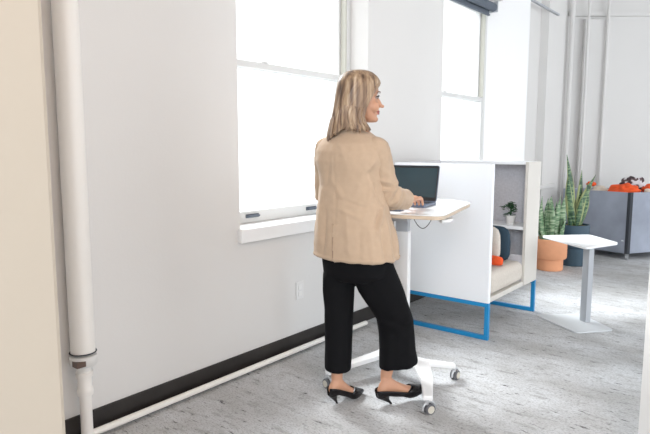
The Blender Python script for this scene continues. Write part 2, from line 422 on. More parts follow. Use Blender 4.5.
# small plant on the booth shelf
sp = thing('potted_plant', 'small bushy plant in a white ribbed pot on the booth shelf', 'plant', (-1.71, 4.46, .722))
prof = [(.026, 0), (.030, .004), (.038, .066), (.040, .070), (.036, .070), (.033, .058), (.0, .058)]
MB().lathe((0, 0, 0), prof, 28).build('pot', M['cup'], sp, smooth=True)
st = MB(); lf = MB()
rnd = random.Random(3)
def leafq(mb, p, d, L, wd, nrm, m=6):
    d = d.normalized(); s = d.cross(nrm)
    if s.length < 1e-3: s = Vector((1, 0, 0))
    s.normalize(); up = s.cross(d); rings = []
    vs = []; fs = []
    for i in range(m + 1):
        t = i / m; w_ = wd * math.sin(PI * min(1, t * .93 + .05)) ** .8 * .5
        c = p + d * L * t + up * (-.25 * L * t * t)
        vs += [c - s * w_ + up * w_ * .3, c - up * w_ * .08, c + s * w_ + up * w_ * .3]
    for i in range(m):
        for j in range(2): fs.append((i * 3 + j, i * 3 + j + 1, i * 3 + j + 4, i * 3 + j + 3))
    mb.add(vs, fs)
for k in range(11):
    a = rnd.uniform(0, 2 * PI); rr = rnd.uniform(.01, .07); h = rnd.uniform(.03, .115)
    tip = Vector((rr * math.cos(a), rr * math.sin(a), .058 + h))
    st.tube([(0, 0, .055), (rr * .3 * math.cos(a), rr * .3 * math.sin(a), .058 + h * .6), tip], .0016, 6)
    for j in range(5):
        b = rnd.uniform(0, 2 * PI)
        leafq(lf, tip + Vector((0, 0, -.008 * j)), Vector((math.cos(b), math.sin(b), rnd.uniform(-.1, .6))), rnd.uniform(.028, .044), .024, Vector((0, 0, 1)))
st.build('stem', M['leaf_small'], sp, smooth=True); lf.build('foliage', M['leaf_small'], sp, smooth=True, solid=.001)
tag([c for c in sp.children if c.name.startswith('foliage')][0])

# ------------------------------------------------------------------ planters with snake plants
def snake_leaf(base, tip, width, bend, face, m_, root, name='leaf', yellow=True, side=None):
    base, tip = Vector(base), Vector(tip); ax = tip - base; N = 14
    s = Vector((CR, SR, 0)) * math.cos(face) + Vector((-SR, CR, 0)) * math.sin(face); nrm = ax.cross(s).normalized()
    def strip(scale, off):
        vs = []; fs = []
        for i in range(N + 1):
            t = i / N; w_ = width * .5 * (.62 + .75 * math.sin(PI * min(1, t * .9 + .05)) ** 1.2) * (1 - t ** 5) * scale + .0004
            tw = .35 * t; ss = s * math.cos(tw) + nrm * math.sin(tw)
            c = base + ax * t + s * bend * math.sin(PI * t) + nrm * off
            for j, q in enumerate((-1, -.5, 0, .5, 1)): vs.append(c + ss * w_ * q + nrm * w_ * .35 * q * q)
        for i in range(N):
            for j in range(4): fs.append((i * 5 + j, i * 5 + j + 1, i * 5 + j + 6, i * 5 + j + 5))
        return vs, fs
    o = MB().add(*strip(1, 0)).build(name, M['leaf_yellow'] if yellow else m_, root, smooth=True, solid=.004)
    if yellow:
        i = MB().add(*strip(.78, 0)).build('leaf_band', m_, o, smooth=True, solid=.0065)
    return o
tp = thing('potted_snake_plant', 'short pale green snake plant in a tiered terracotta pot behind the booth', 'plant', (-1.985, 6.36, 0), group=None)
MB().lathe((0, 0, 0), [(.13, 0), (.138, .008), (.138, .125), (.165, .132), (.172, .145), (.172, .335), (.166, .345), (.150, .345), (.146, .30), (0, .30)], 56).build('pot', M['terracotta'], tp, smooth=True)
MB().lathe((0, 0, 0), [(.146, .29), (.146, .325), (0, .332)], 32).build('soil', M['soil'], tp)
for k in range(17):
    a = rnd.uniform(0, 2 * PI); r = rnd.uniform(.01, .10); h = rnd.uniform(.24, .52)
    b = Vector((r * math.cos(a), r * math.sin(a), .32)); lean = rnd.uniform(.2, 1.0)
    snake_leaf(b, b + Vector((b.x * lean * .9, b.y * lean * .9, h)), rnd.uniform(.05, .075), rnd.uniform(-.02, .02), rnd.uniform(-.9, .9), M['leaf_pale'], tp, yellow=False)
bp_ = thing('potted_snake_plant', 'tall yellow edged snake plant in a dark slate blue pot beside the bin', 'plant', (-1.87, 6.80, 0))
MB().lathe((0, 0, 0), [(.14, 0), (.15, .01), (.15, .20), (.158, .205), (.165, .215), (.165, .455), (.160, .462), (.146, .462), (.142, .43), (0, .43)], 56).build('pot', M['bluepot'], bp_, smooth=True)
MB().lathe((0, 0, 0), [(.142, .42), (.142, .445), (0, .455)], 32).build('soil', M['moss'], bp_)
def R3(u, w, z): return Vector((u * CR - w * SR, u * SR + w * CR, z))
for (bu, bw, tu, tw, tz, wd, bd) in ((-.03, .0, -.125, .0, 1.245, .05, .02), (-.02, .03, -.07, .05, 1.10, .055, -.01), (.0, -.04, -.10, -.02, 1.0, .045, -.02),
        (.03, .02, .075, .05, 1.07, .055, .012), (.03, -.03, .22, .02, 1.02, .055, -.025), (.06, .0, .12, .0, .93, .05, .03), (-.05, -.02, -.08, .0, .86, .045, .0),
        (.02, .05, .0, .06, .82, .045, .01), (.07, .03, .16, .05, .86, .04, -.01), (.0, -.06, .05, -.05, .78, .04, 0)):
    snake_leaf(R3(bu, bw, .44), R3(tu, tw, tz), wd * 1.3, bd * 1.5, rnd.uniform(-.6, .5), M['leaf'], bp_)

# ------------------------------------------------------------------ felt bin with clothes
Cn = Vector((-1.447, 7.44)); Lf = Vector((-2.27, 7.68)); 
rd = Vector((math.cos(math.radians(58)), math.sin(math.radians(58)))); 
Rt_ = Cn + rd * .78
bn = thing('fabric_bin', 'large blue grey felt covered bin on casters heaped with cloth by the far wall', 'bin', (Cn.x, Cn.y, 0))
pts = [Cn, Rt_, Rt_ + Vector((-.35, .33)), Vector((-1.9, 8.0)) + Vector((.0, .1)), Lf]
pts = [(p - Cn) for p in pts]
ctr = sum(pts, Vector((0, 0))) / 5
def shrink(k): return [((p - ctr) * k + ctr) for p in pts]
body = MB()
r0, r1, r2, r3 = [[(q.x, q.y, z) for q in P_] for P_, z in ((pts, .075), (pts, .80), (shrink(.95), .80), (shrink(.95), .66))]
body.loft([r0, r1, r2, r3]); body.build('bin_body', M['bin'], bn, bevel=.004)
MB().prism([(.012, -.006), (.035, .016), (.022, .045), (-.012, .02), (-.022, .004)], .074, .802).build('corner_trim', M['binseam'], bn)
for q in (Vector((.0, .05)), Vector((.36, .62)), Vector((-.68, .27)), Vector((-.35, .55))):
    ca = MB().tube([(q.x - .012, q.y, .032), (q.x + .012, q.y, .032)], .031, 18).box((q.x - .018, q.y - .012, .03), (q.x + .018, q.y + .012, .074))
    ca.build('caster', M['steel'], bn)
def cloth(name, c, rx, ry, rz, m, label, seed, cat='clothing'):
    mb = MB(); mb.ell((0, 0, 0), (rx, ry, rz), 40, 24)
    o = mb.build(name, m, None, smooth=True)
    for v in o.data.vertices:
        p = v.co; n = noise.noise(Vector((p.x * 9 + seed, p.y * 9, p.z * 14))) + .8 * noise.noise(Vector((p.x * 22, p.y * 22 + seed, p.z * 30)))
        v.co = p * (1 + .32 * n)
    o.location = c; tag(o, label, cat, 'clothes heaped in the bin'); return o
def F3(u, w, z): return W(u, w, z)
cloth('folded_cloth', W(3.50, 7.32, .775), .11, .09, .065, M['creamfab'], 'cream cloth at the left end of the heap in the bin', 2)
cloth('folded_cloth', W(3.43, 7.42, .858), .06, .05, .03, M['orangefab'], 'small orange cloth on top of the cream one in the bin', 5)
cloth('folded_cloth', W(3.675, 7.04, .795), .165, .12, .085, M['orangefab'], 'bright orange cloth in the middle of the heap in the bin', 11)
cloth('folded_cloth', W(3.93, 7.34, .845), .15, .085, .11, M['brownfab'], 'dark brown and white patterned cloth topping the heap in the bin', 17)
cloth('folded_cloth', W(3.92, 6.96, .775), .045, .045, .055, M['creamfab'], 'cream cloth near the front corner of the bin', 23)
cloth('folded_cloth', W(4.02, 7.13, .800), .09, .075, .075, M['orangefab'], 'orange cloth at the right end of the heap in the bin', 31)

# ------------------------------------------------------------------ side table
tb = thing('side_table', 'white rounded side table with grey square column and flat base plate', 'side table', (-1.14, 4.55, 0))
def tl(p): return (p[0] + 1.14, p[1] - 4.55)
top = rpoly([tl(p) for p in ((-1.575, 4.79), (-1.125, 4.415), (-.985, 4.80), (-1.275, 5.10))], .045)
MB().prism(top, .585, .603).build('tabletop', M['laminate'], tb, bevel=.004, seg=3)
bs = rpoly([tl(p) for p in ((-1.50, 4.50), (-1.11, 4.235), (-.915, 4.475), (-1.23, 4.76))], .04)
MB().prism(bs, 0.0005, .010).build('base_plate', M['grey_metal'], tb, bevel=.002).data.materials[0] = mat('light_grey_powder_coat', (.66, .68, .70), .4)
cc = []
for sx, sy in ((1, 1), (-1, 1), (-1, -1), (1, -1)):
    q = Matrix.Rotation(math.radians(-38), 2) @ Vector((sx * .035, sy * .022)); cc.append((q.x + .0, q.y + .01))
MB().prism(cc, .010, .5845).build('column', M['grey_metal'], tb, bevel=.004)
cp = MB().tube([(.16, .32, .6035), (.16, .32, .612)], .008, 12).build('power_grommet', M['grey_metal'], tb)

# ------------------------------------------------------------------ standing desk (axes square to the view, origin at floor by the desk)
dk = thing('standing_desk', 'white height adjustable standing desk on a splayed wheeled base', 'desk', (0, 0, 0), YAW)
ZT = .99
outline = rpoly([(.585, 2.832), (.912, 3.555), (.79, 3.83), (.28, 3.74), (.0, 3.09)], .07, 8)
MB().prism(outline, ZT - .005, ZT).build('desktop', M['laminate'], dk, bevel=.002)
MB().prism(rpoly([(.583, 2.834), (.910, 3.554), (.79, 3.828), (.282, 3.738), (.002, 3.092)], .07, 8), ZT - .024, ZT - .0052).build('desktop_edge', M['ply'], dk, bevel=.003)
cx_, cy_ = .437, 3.20
def rb(w_, d_, ang, x=cx_, y=cy_):
    m_ = Matrix.Rotation(math.radians(ang), 2)
    return [((m_ @ Vector((a * w_ / 2, b * d_ / 2))).x + x, (m_ @ Vector((a * w_ / 2, b * d_ / 2))).y + y) for a, b in ((1, 1), (-1, 1), (-1, -1), (1, -1))]
AN = -23
MB().prism(rb(.13, .30, AN), .935, ZT - .0245).build('mounting_bracket', M['grey_metal'], dk, bevel=.004)
MB().prism(rb(.070, .048, AN), .86, .935).build('inner_column', M['grey_metal'], dk, bevel=.003)
MB().prism(rb(.083, .062, AN), .12, .862).build('outer_column', M['white'], dk, bevel=.004)
# paddle lever under the right edge
MB().prism(rpoly([(.60, 2.94), (.665, 2.985), (.69, 3.06), (.60, 3.03)], .02, 4), ZT - .052, ZT - .034).box((.60, 2.97, ZT - .036), (.63, 3.03, ZT - .0245)).build('lever', M['white'], dk, bevel=.004)
# base
def arm(pts, name='foot_arm'):
    mb = MB(); rings = []
    P_ = [Vector(p[:3]) for p in pts]
    for i, p in enumerate(P_):
        d = (P_[min(i + 1, len(P_) - 1)] - P_[max(0, i - 1)]); d.z = 0; d.normalize(); s = Vector((-d.y, d.x, 0)); w_, h = pts[i][3], pts[i][4]
        rings.append([p + s * w_ / 2, p - s * w_ / 2, p - s * w_ / 2 - Vector((0, 0, h)), p + s * w_ / 2 - Vector((0, 0, h))])
    mb.loft(rings); return mb.build(name, M['white'], dk, bevel=.006)
HL, HR = Vector((.352, 3.30, .125)), Vector((.540, 3.135, .125))
arm([(HL.x - .01, HL.y + .01, .128, .09, .03), (HR.x + .01, HR.y - .01, .128, .10, .03)], 'crossbar')
arm([(HR.x, HR.y, .13, .105, .032), (.540, 2.92, .12, .066, .03), (.514, 2.742, .095, .048, .026)])
arm([(HR.x + .03, HR.y + .01, .128, .055, .03), (.745, 3.17, .098, .042, .026)])
arm([(HL.x, HL.y, .128, .075, .03), (.01, 3.075, .096, .042, .026)])
arm([(HL.x, HL.y, .128, .08, .03), (.40, 3.55, .096, .042, .026)])
def caster(x, y, ang):
    r = MB().cyl((x, y, .055), (x, y, .072), .010, 12)
    a = Vector((math.cos(ang), math.sin(ang), 0)); s = Vector((-a.y, a.x, 0)); c = Vector((x, y, .0275)) + s * .012
    k = MB()
    k.tube([c - a * .020, c - a * .0045, c - a * .004, c + a * .004, c + a * .0045, c + a * .020], [.0275, .0275, .011, .011, .0275, .0275], 28)
    o = k.build('caster', M['darkrubber'], dk, smooth=True, bevel=.003)
    k2 = MB()
    for sd in (-1, 1): MB().tube([c + a * sd * .0201, c + a * sd * .0225], .019, 24).build('wheel_face', M['rubber'], o, smooth=True)
    h = MB(); pts = []
    for i in range(9):
        t = math.radians(-10 + 200 * i / 8); pts.append(c + s * (-math.cos(t)) * .036 + Vector((0, 0, math.sin(t) * .036)))
    h.tube(pts, .006, 10).cyl((x, y, .05), (x, y, .075), .010, 12); h.build('caster_fork', M['steel'], o, smooth=True)
caster(.511, 2.745, -1.15); caster(.742, 3.172, -.7); caster(.010, 3.072, -2.5); caster(.40, 3.55, .8)
# cable under the desk
cb = MB(); N = 20; pts = []
A_, B_ = Vector((.487, 3.13, ZT - .05)), Vector((.60, 3.15, ZT - .03))
for i in range(N + 1):
    t = i / N; p = A_.lerp(B_, t); p.z -= .065 * math.sin(PI * t) ** .9; pts.append(p)
cb.tube(pts, .0022, 8); cb.build('cable', M['cable'], dk, smooth=True)

# laptop
la = math.radians(-27)
lx = Vector((math.cos(la), math.sin(la), 0)); ly = Vector((-lx.y, lx.x, 0))
FRc = Vector((.560, 3.20, ZT)); LWd, LD = .325, .225
org = FRc - lx * LWd / 2 + ly * LD / 2
lt = thing('laptop', 'open dark grey laptop on the standing desk under her hands', 'laptop', W(org.x, org.y, ZT), YAW + la)
MB().prism(rrect(LWd, LD, .012), .001, .016).build('laptop_base', M['lapcase'], lt, bevel=.002)
kb = MB()
for r in range(5):
    for c in range(13): kb.box((-.145 + c * .0223, .085 - r * .021 - .016, .0162), (-.145 + c * .0223 + .019, .085 - r * .021, .0185))
kb.build('keyboard', M['keys'], lt)
MB().box((-.05, -.10, .0161), (.05, -.035, .0168)).build('touchpad', M['bezel'], lt)
lid = bpy.data.objects.new('laptop_lid', MB().prism(rrect(LWd, .222, .012, cx=0, cy=.111), -.004, .003).mesh('laptop_lid')); COL.objects.link(lid)
lid.data.materials.append(M['lapcase']); lid.parent = lt; lid.location = (0, LD / 2 - .004, .015); lid.rotation_euler = (math.radians(74), 0, 0)
MB().prism(rrect(LWd - .008, .214, .009, cx=0, cy=.112), .0031, .0036).build('bezel', M['bezel'], lid)
MB().box((-LWd / 2 + .012, .026, .0037), (LWd / 2 - .012, .206, .0041)).build('screen', M['screen'], lid)
MB().box((-.003, .209, .0037), (.003, .213, .0042)).build('webcam', M['keys'], lid)
# phone on the desk
pe = thing('mobile_phone', 'slim grey phone lying on the desk in front of the laptop', 'phone', W(.345, 3.085, ZT + .0005), YAW + math.radians(-24))
MB().prism(rrect(.15, .072, .010), 0, .008).build('phone_body', M['lapcase'], pe, bevel=.002)
MB().prism(rrect(.144, .066, .008), .0081, .0086).build('phone_screen', M['phone'], pe)

# ------------------------------------------------------------------ the woman (axes square to the view, origin on the floor of the room)
PHI = math.radians(50.5)
FW = Vector((math.cos(PHI), math.sin(PHI), 0)); RT = Vector((FW.y, -FW.x, 0))
pw = thing('person', 'blonde woman in beige blazer and black cropped trousers typing at the standing desk', 'person', (0, 0, 0), YAW)
def V(u, w, z): return Vector((u, w, z))
def ring(c, a, b, n=36, e=2.2, lat=RT, fwd=FW, tilt=0):
    out = []
    for k in range(n):
        t = 2 * PI * k / n; ct, st_ = math.cos(t), math.sin(t)
        q = (abs(ct) ** e + abs(st_) ** e) ** (-1 / e)
        p = c + lat * (ct * q * a) + fwd * (st_ * q * b); p.z += tilt * st_ * b
        out.append(p)
    return out
# ---- head frame
HA = math.radians(10); HF = Vector((math.cos(HA), math.sin(HA), 0)); HR_ = Vector((HF.y, -HF.x, 0))    # face direction, her right
HC = V(.170, 2.87, 0)
def H(f, r, z): return HC + HF * f + HR_ * r + Vector((0, 0, z))
def hring(z, front, back, hw, n=40):
    c = (front + back) / 2; a = (front - back) / 2
    return [H(c + a * math.copysign(abs(math.cos(t)) ** .92, math.cos(t)), hw * math.sin(t) * (1 - .16 * max(0, math.cos(t)) ** 2), z) for t in [2 * PI * k / n for k in range(n)]]
head = [(1.450, .072, .042, .014), (1.456, .083, .026, .028), (1.466, .087, .006, .040), (1.480, .086, -.015, .049), (1.500, .087, -.035, .057), (1.520, .090, -.070, .063),
        (1.545, .091, -.090, .068), (1.566, .086, -.098, .071), (1.580, .086, -.102, .073), (1.600, .094, -.105, .075), (1.625, .092, -.103, .075), (1.650, .080, -.095, .069),
        (1.672, .058, -.075, .053), (1.686, .030, -.045, .034), (1.692, .010, -.020, .015)]
bd = MB(); bd.loft([hring(*r) for r in head])
# nose, chin, lips mound, ears, brow
bd.loft([[H(.078, -.007, 1.575), H(.078, .007, 1.575), H(.092, .004, 1.577), H(.092, -.004, 1.577)],
         [H(.080, -.011, 1.552), H(.080, .011, 1.552), H(.1065, .005, 1.554), H(.1065, -.005, 1.554)],
         [H(.080, -.017, 1.530), H(.080, .017, 1.530), H(.116, .006, 1.532), H(.116, -.006, 1.532)],
         [H(.080, -.017, 1.523), H(.080, .017, 1.523), H(.112, .007, 1.524), H(.112, -.007, 1.524)]])
bd.ell(H(.1155, 0, 1.5295), (.0105, .0100, .0090)); bd.ell(H(.098, .012, 1.529), (.010, .007, .007)); bd.ell(H(.098, -.012, 1.529), (.010, .007, .007))
bd.ell(H(.088, 0, 1.513), (.010, .014, .013)); bd.ell(H(.078, 0, 1.466), (.017, .020, .015)); bd.ell(H(.082, 0, 1.500), (.013, .026, .016)); bd.ell(H(.058, .040, 1.525), (.030, .024, .030)); bd.ell(H(.058, -.040, 1.525), (.030, .024, .030))
for s in (-1, 1): bd.ell(H(-.005, .074 * s, 1.548), (.016, .010, .030))
# neck, trunk (under the clothes), limbs
bd.tube([V(.130, 2.870, 1.36), V(.140, 2.870, 1.43), V(.165, 2.872, 1.52)], [.062, .052, .052], 24)
PC = V(.155, 2.862, 0); CC = V(.128, 2.872, 0)
bd.loft([ring(PC + Vector((0, 0, z)), a, b) for z, a, b in ((.68, .10, .08), (.74, .155, .105), (.84, .165, .11), (.95, .15, .10), (1.08, .125, .09), (1.2, .14, .10), (1.30, .155, .10), (1.36, .13, .08), (1.41, .06, .05))])
SHR, ELR, WRR = V(.246, 2.782, 1.325), V(.318, 2.830, 1.085), V(.452, 3.060, 1.046)
SHL, ELL, WRL = V(.010, 2.972, 1.325), V(.000, 3.030, 1.085), V(.245, 3.19, 1.052)
for a_, b_, c_ in ((SHR, ELR, WRR), (SHL, ELL, WRL)):
    bd.tube([a_, a_.lerp(b_, .5), b_, b_.lerp(c_, .35), b_.lerp(c_, .75), c_], [.045, .041, .036, .037, .030, .0235], 20)
def hand(wr, dirv, side, scale=1.0):
    """relaxed typing hand, palm down; side=+1 thumb towards -lateral"""
    d = dirv.normalized(); lat = Vector((d.y, -d.x, 0)); up = Vector((0, 0, 1)); m = MB()
    def Q(f, l, z): return wr + (d * f + lat * l + up * z) * scale
    m.tube([Q(-.015, 0, 0), Q(.02, 0, .006), Q(.05, 0, .012), Q(.082, 0, .010)], [.024 * scale, .029 * scale, .037 * scale, .036 * scale], 20, flat=.44)
    for i, (l, L) in enumerate(((.030, .058), (.010, .072), (-.010, .076), (-.030, .068))):   # little to index for side=+1
        l = l * side
        m.tube([Q(.070, l * .9, .010), Q(.092, l, .016), Q(.092 + L * .45, l * 1.06, .010), Q(.092 + L * .75, l * 1.08, -.008), Q(.092 + L * .86, l * 1.08, -.022)],
               [.0095 * scale, .0092 * scale, .0085 * scale, .0076 * scale, .0060 * scale], 12)
    m.tube([Q(.018, -.020 * side, .002), Q(.045, -.044 * side, -.004), Q(.072, -.056 * side, -.010), Q(.094, -.056 * side, -.020)], [.0125, .0115, .0095, .0075], 12)
    return m
hr = hand(WRR, V(.40, .95, -.10) , 1, 1.10); hl = hand(WRL, V(.62, .80, -.10), -1, .94)
for m_ in (hr, hl): bd.add(m_.v, m_.f)
# legs
HPR, KNR, AKR = PC + RT * .085 + V(0, 0, .78), V(.372, 2.885, .455), V(.318, 2.872, .150)
HPL, KNL, AKL = PC - RT * .085 + V(0, 0, .78), V(.075, 2.910, .455), V(.062, 2.872, .150)
for a_, b_, c_ in ((HPR, KNR, AKR), (HPL, KNL, AKL)):
    bd.tube([a_, a_.lerp(b_, .5), b_, b_.lerp(c_, .35), b_.lerp(c_, .75), c_, c_ - V(0, 0, .03)], [.078, .066, .047, .050, .036, .030, .029], 20)
# feet
def foot_frame(org, ang, pitch, sc_=1):
    return Matrix.Translation(org) @ Matrix.Rotation(ang, 4, 'Z') @ Matrix.Translation(V(.055, 0, 0)) @ Matrix.Rotation(-pitch, 4, 'Y') @ Matrix.Translation(V(-.055, 0, 0)) @ Matrix.Diagonal((sc_, 1, 1, 1))
FR = foot_frame(V(.285, 2.842, 0), math.radians(17), math.radians(13), 1.14)
FL = foot_frame(V(.022, 2.832, 0), math.radians(40), 0, .98)
def sole_z(x):  # underside of a kitten heel pump, x from the back of the heel
    pts = [(-.005, .060), (.05, .054), (.10, .030), (.145, .006), (.17, .002), (.20, .005), (.245, .014)]
    for (a, b), (c, d) in zip(pts, pts[1:]):
        if x <= c:
            t = (x - a) / (c - a); t = t * t * (3 - 2 * t) if a > .0 else t; return b + (d - b) * t
    return pts[-1][1]
def foot_half(x):
    pts = [(-.005, .006), (.004, .020), (.02, .027), (.05, .029), (.09, .029), (.13, .036), (.16, .040), (.185, .037), (.21, .027), (.232, .014), (.245, .005)]
    for (a, b), (c, d) in zip(pts, pts[1:]):
        if x <= c: return b + (d - b) * (x - a) / (c - a)
    return pts[-1][1]
def xf(Mx, p): return Mx @ Vector(p)
for Mx, sd in ((FR, 1), (FL, -1)):
    rr_ = []
    for x, zt, k in ((.006, .10, .75), (.02, .125, .85), (.045, .155, .88), (.075, .148, .88), (.10, .112, .86), (.13, .082, .88), (.155, .062, .9), (.18, .047, .86), (.205, .034, .7), (.222, .026, .5)):
        zb = sole_z(x) + .008; c = (zt + zb) / 2; h = (zt - zb) / 2
        rr_.append([xf(Mx, (x, foot_half(x) * k * math.cos(t) * (1 - .35 * max(0, math.sin(t)) ** 2 * (1 if x < .12 else .4)), c + h * math.sin(t))) for t in [2 * PI * j / 20 for j in range(20)]])
    bd.loft(rr_)
body = fuse(bd, 'body', M['skin'], pw, .0038, 5)
# paler stockings-free legs use the same skin; lips, eyes, brows are parts of their own
for s in (1, -1):
    MB().ell(H(.0735, .031 * s, 1.5700), (.0108, .0108, .0070)).build('eye', M['eyewhite'], pw, smooth=True)
    MB().ell(H(.0820, .032 * s, 1.5700), (.0048, .0048, .0058)).build('iris', M['lash'], pw, smooth=True)
    MB().tube([H(.0905, .020 * s, 1.573), H(.0900, .030 * s, 1.5775), H(.083, .040 * s, 1.5765), H(.072, .050 * s, 1.571)], [.0014, .0030, .0030, .0016], 8).build('eyelash', M['lash'], pw, smooth=True)
    MB().tube([H(.0985, .012 * s, 1.589), H(.0965, .026 * s, 1.597), H(.086, .042 * s, 1.597), H(.073, .053 * s, 1.588)], [.0010, .0020, .0022, .0010], 8, flat=1.2).build('eyebrow', M['brow'], pw, smooth=True)
lip = MB()
lip.tube([H(.0825, -.025, 1.500), H(.0955, -.010, 1.504), H(.0975, 0, 1.5025), H(.0955, .010, 1.504), H(.0825, .025, 1.500)], [.0012, .0042, .0045, .0042, .0012], 10)
lip.tube([H(.0825, -.024, 1.4995), H(.0935, -.010, 1.4945), H(.0955, 0, 1.4935), H(.0935, .010, 1.4945), H(.0825, .024, 1.4995)], [.0012, .0045, .0052, .0045, .0012], 10)
lip.build('lips', M['lips'], pw, smooth=True)

# ---- hair
ht = [ # z, front f, back f, half width, opening half angle
    (1.704, .012, -.018, .012, 0), (1.700, .040, -.050, .036, 0), (1.690, .064, -.076, .060, 0), (1.672, .086, -.096, .077, 0), (1.650, .101, -.108, .087, 6),
    (1.632, .107, -.112, .091, 30), (1.605, .110, -.116, .0935, 50), (1.575, .108, -.120, .094, 62), (1.545, .104, -.124, .094, 70), (1.510, .102, -.130, .096, 77),
    (1.475, .103, -.137, .100, 80), (1.445, .108, -.145, .104, 76), (1.415, .112, -.152, .108, 66), (1.385, .112, -.158, .110, 64), (1.350, .110, -.160, .110, 64)]
def hair_at(z):
    if z >= ht[0][0]: return ht[0][1:]
    for a, b in zip(ht, ht[1:]):
        if z >= b[0]:
            t = (a[0] - z) / (a[0] - b[0]); return [a[i] + (b[i] - a[i]) * t for i in range(1, 5)]
    return ht[-1][1:]
def end_z(q):   # q in 0..1 from the right front edge round the back to the left front edge
    base = 1.412 if q < .12 else 1.412 + (q - .12) * .10 if q < .26 else 1.426 - (q - .26) * .30 if q < .5 else 1.354 + (q - .5) * .12
    return base + .016 * noise.noise(Vector((q * 60, 0, 1))) + .010 * noise.noise(Vector((q * 160, 3, 1)))
hm = MB(); NC, NR = 190, 44; vs = []; fs = []
for i in range(NR + 1):
    for j in range(NC + 1):
        q = j / NC; ez = end_z(q); t = i / NR
        z = 1.704 - (1.704 - ez) * (t ** 1.25)
        f, b, hw, op = hair_at(z); op = math.radians(op)
        th = op + (2 * PI - 2 * op) * q
        c = (f + b) / 2; a = (f - b) / 2
        amp = min(1, max(0, (1.70 - z) / .10))
        rg = 1 + amp * (.028 * noise.noise(Vector((q * 26 + .8 * noise.noise(Vector((q * 6, z * 5, 0))), z * 2.2, 0))) + .018 * noise.noise(Vector((q * 70, z * 3, 7))))
        # parting furrow over the crown and a deep fold behind the right shoulder lock
        fold = math.exp(-((q - .285 - (1.50 - z) * .10) / .022) ** 2) * min(1, max(0, (1.56 - z) / .10)) * .10
        rg -= fold
        vs.append(H(c + a * math.cos(th) * rg, hw * math.sin(th) * rg, z))
for i in range(NR):
    for j in range(NC): fs.append((i * (NC + 1) + j, i * (NC + 1) + j + 1, (i + 1) * (NC + 1) + j + 1, (i + 1) * (NC + 1) + j))
hm.add(vs, fs); hair = hm.build('hair', M['hair'], pw, smooth=True, solid=.010)
hair.modifiers['solid'].offset = -1
# loose locks along the ends
lk = MB()
for j in range(46):
    q = rnd.uniform(0.02, .62); z0 = end_z(q) + .10; L = []
    for i in range(6):
        z = z0 - (z0 - end_z(q) + rnd.uniform(.006, .022)) * i / 5
        f, b, hw, op = hair_at(z); op = math.radians(op); th = op + (2 * PI - 2 * op) * (q + .004 * math.sin(i))
        L.append(H((f + b) / 2 + (f - b) / 2 * math.cos(th) * 1.012, hw * math.sin(th) * 1.012, z))
    lk.tube(L, [.0035, .004, .004, .0035, .0025, .0008], 6)
lk.build('hair_lock', M['hair'], hair, smooth=True)

# ---- blazer
bz = MB()
jr = [(.782, 0, .226, .168), (.84, 0, .224, .167), (.92, -.004, .215, .156), (1.00, -.010, .198, .140), (1.08, -.004, .180, .136), (1.14, 0, .172, .136), (1.20, 0, .174, .138), (1.26, 0, .192, .143),
      (1.31, 0, .190, .134), (1.345, 0, .176, .118), (1.372, 0, .150, .098), (1.395, 0, .115, .080), (1.412, .004, .082, .070), (1.43, .008, .068, .064)]
def jc(z): return PC.lerp(CC, min(1, max(0, (z - .8) / .5)))
bz.loft([ring(jc(z) + FW * o + Vector((0, 0, z)), a, b, 56, 2.25) for z, o, a, b in jr])
# sleeves
def sleeve(a, b, c, cuff):
    bz = MB()
    e0 = b.lerp(c, .12); pts = [a + V(0, 0, .012), a.lerp(b, .22), a.lerp(b, .5), a.lerp(b, .8), b, e0 + V(0, 0, -.002), b.lerp(c, .35), b.lerp(c, cuff - .12), b.lerp(c, cuff - .02), b.lerp(c, cuff)]
    bz.tube(pts, [.056, .062, .058, .058, .060, .060, .056, .052, .053, .046], 26)
    bz.ell(a + V(0, 0, -.002), (.060, .060, .055)); return bz
SLV = [sleeve(SHR, ELR, WRR, .76), sleeve(SHL, ELL, WRL, .92)]
for q_ in SLV: pass
for a_ in (SHR, SHL): bz.ell(a_ + V(0, 0, -.004), (.060, .060, .055))
# collar band
bz.tube([CC + V(0, 0, 1.40) + FW * (.004 + .062 * math.cos(t)) + RT * .070 * math.sin(t) + Vector((0, 0, .018 - .012 * math.cos(t))) for t in [math.radians(50 + 260 * k / 16) for k in range(17)]], .013, 12)
ridges = [ # folds of the cloth, as lines on the side turned to the room: (u, z) to (u, z), width, height
    (.228, 1.180, .342, 1.155, .009, .006), (.240, 1.150, .350, 1.128, .008, -.006), (.250, 1.121, .364, 1.126, .008, .007),
    (.272, 1.092, .300, 1.120, .007, -.006), (.300, 1.060, .350, 1.160, .008, .008), (.322, 1.055, .364, 1.150, .006, -.008), (.340, 1.045, .380, 1.130, .008, .008),
    (.358, 1.045, .392, 1.110, .006, -.007), (.262, 1.225, .318, 1.200, .011, .004), (.300, 1.30, .325, 1.20, .012, -.003)]
bridges = [
    (.209, 1.208, .275, 1.060, .012, -.010), (.190, 1.23, .150, 1.12, .016, .005), (.228, 1.16, .200, 1.04, .013, .006), (.262, 1.03, .236, .945, .008, -.010),
    (.275, 1.04, .252, .93, .008, .010), (.285, 1.00, .325, .775, .011, .010), (.262, .96, .292, .775, .010, -.009), (.318, .93, .345, .775, .010, -.009), (.338, 1.0, .362, .80, .009, .006),
    (-.015, 1.12, -.034, .86, .011, .008), (.005, 1.02, -.012, .80, .009, -.007), (.10, 1.00, .12, .78, .016, .004), (.165, .96, .16, .78, .014, -.004), (.21, .95, .225, .78, .013, .005),
    (.03, 1.18, .09, 1.08, .013, .004), (.20, 1.215, .235, 1.265, .010, .005), (.02, 1.33, .01, 1.14, .012, -.004), (.06, 1.37, .10, 1.25, .014, .003), (.08, 1.08, .20, 1.04, .011, -.004), (.06, 1.04, .18, .99, .012, .004)]
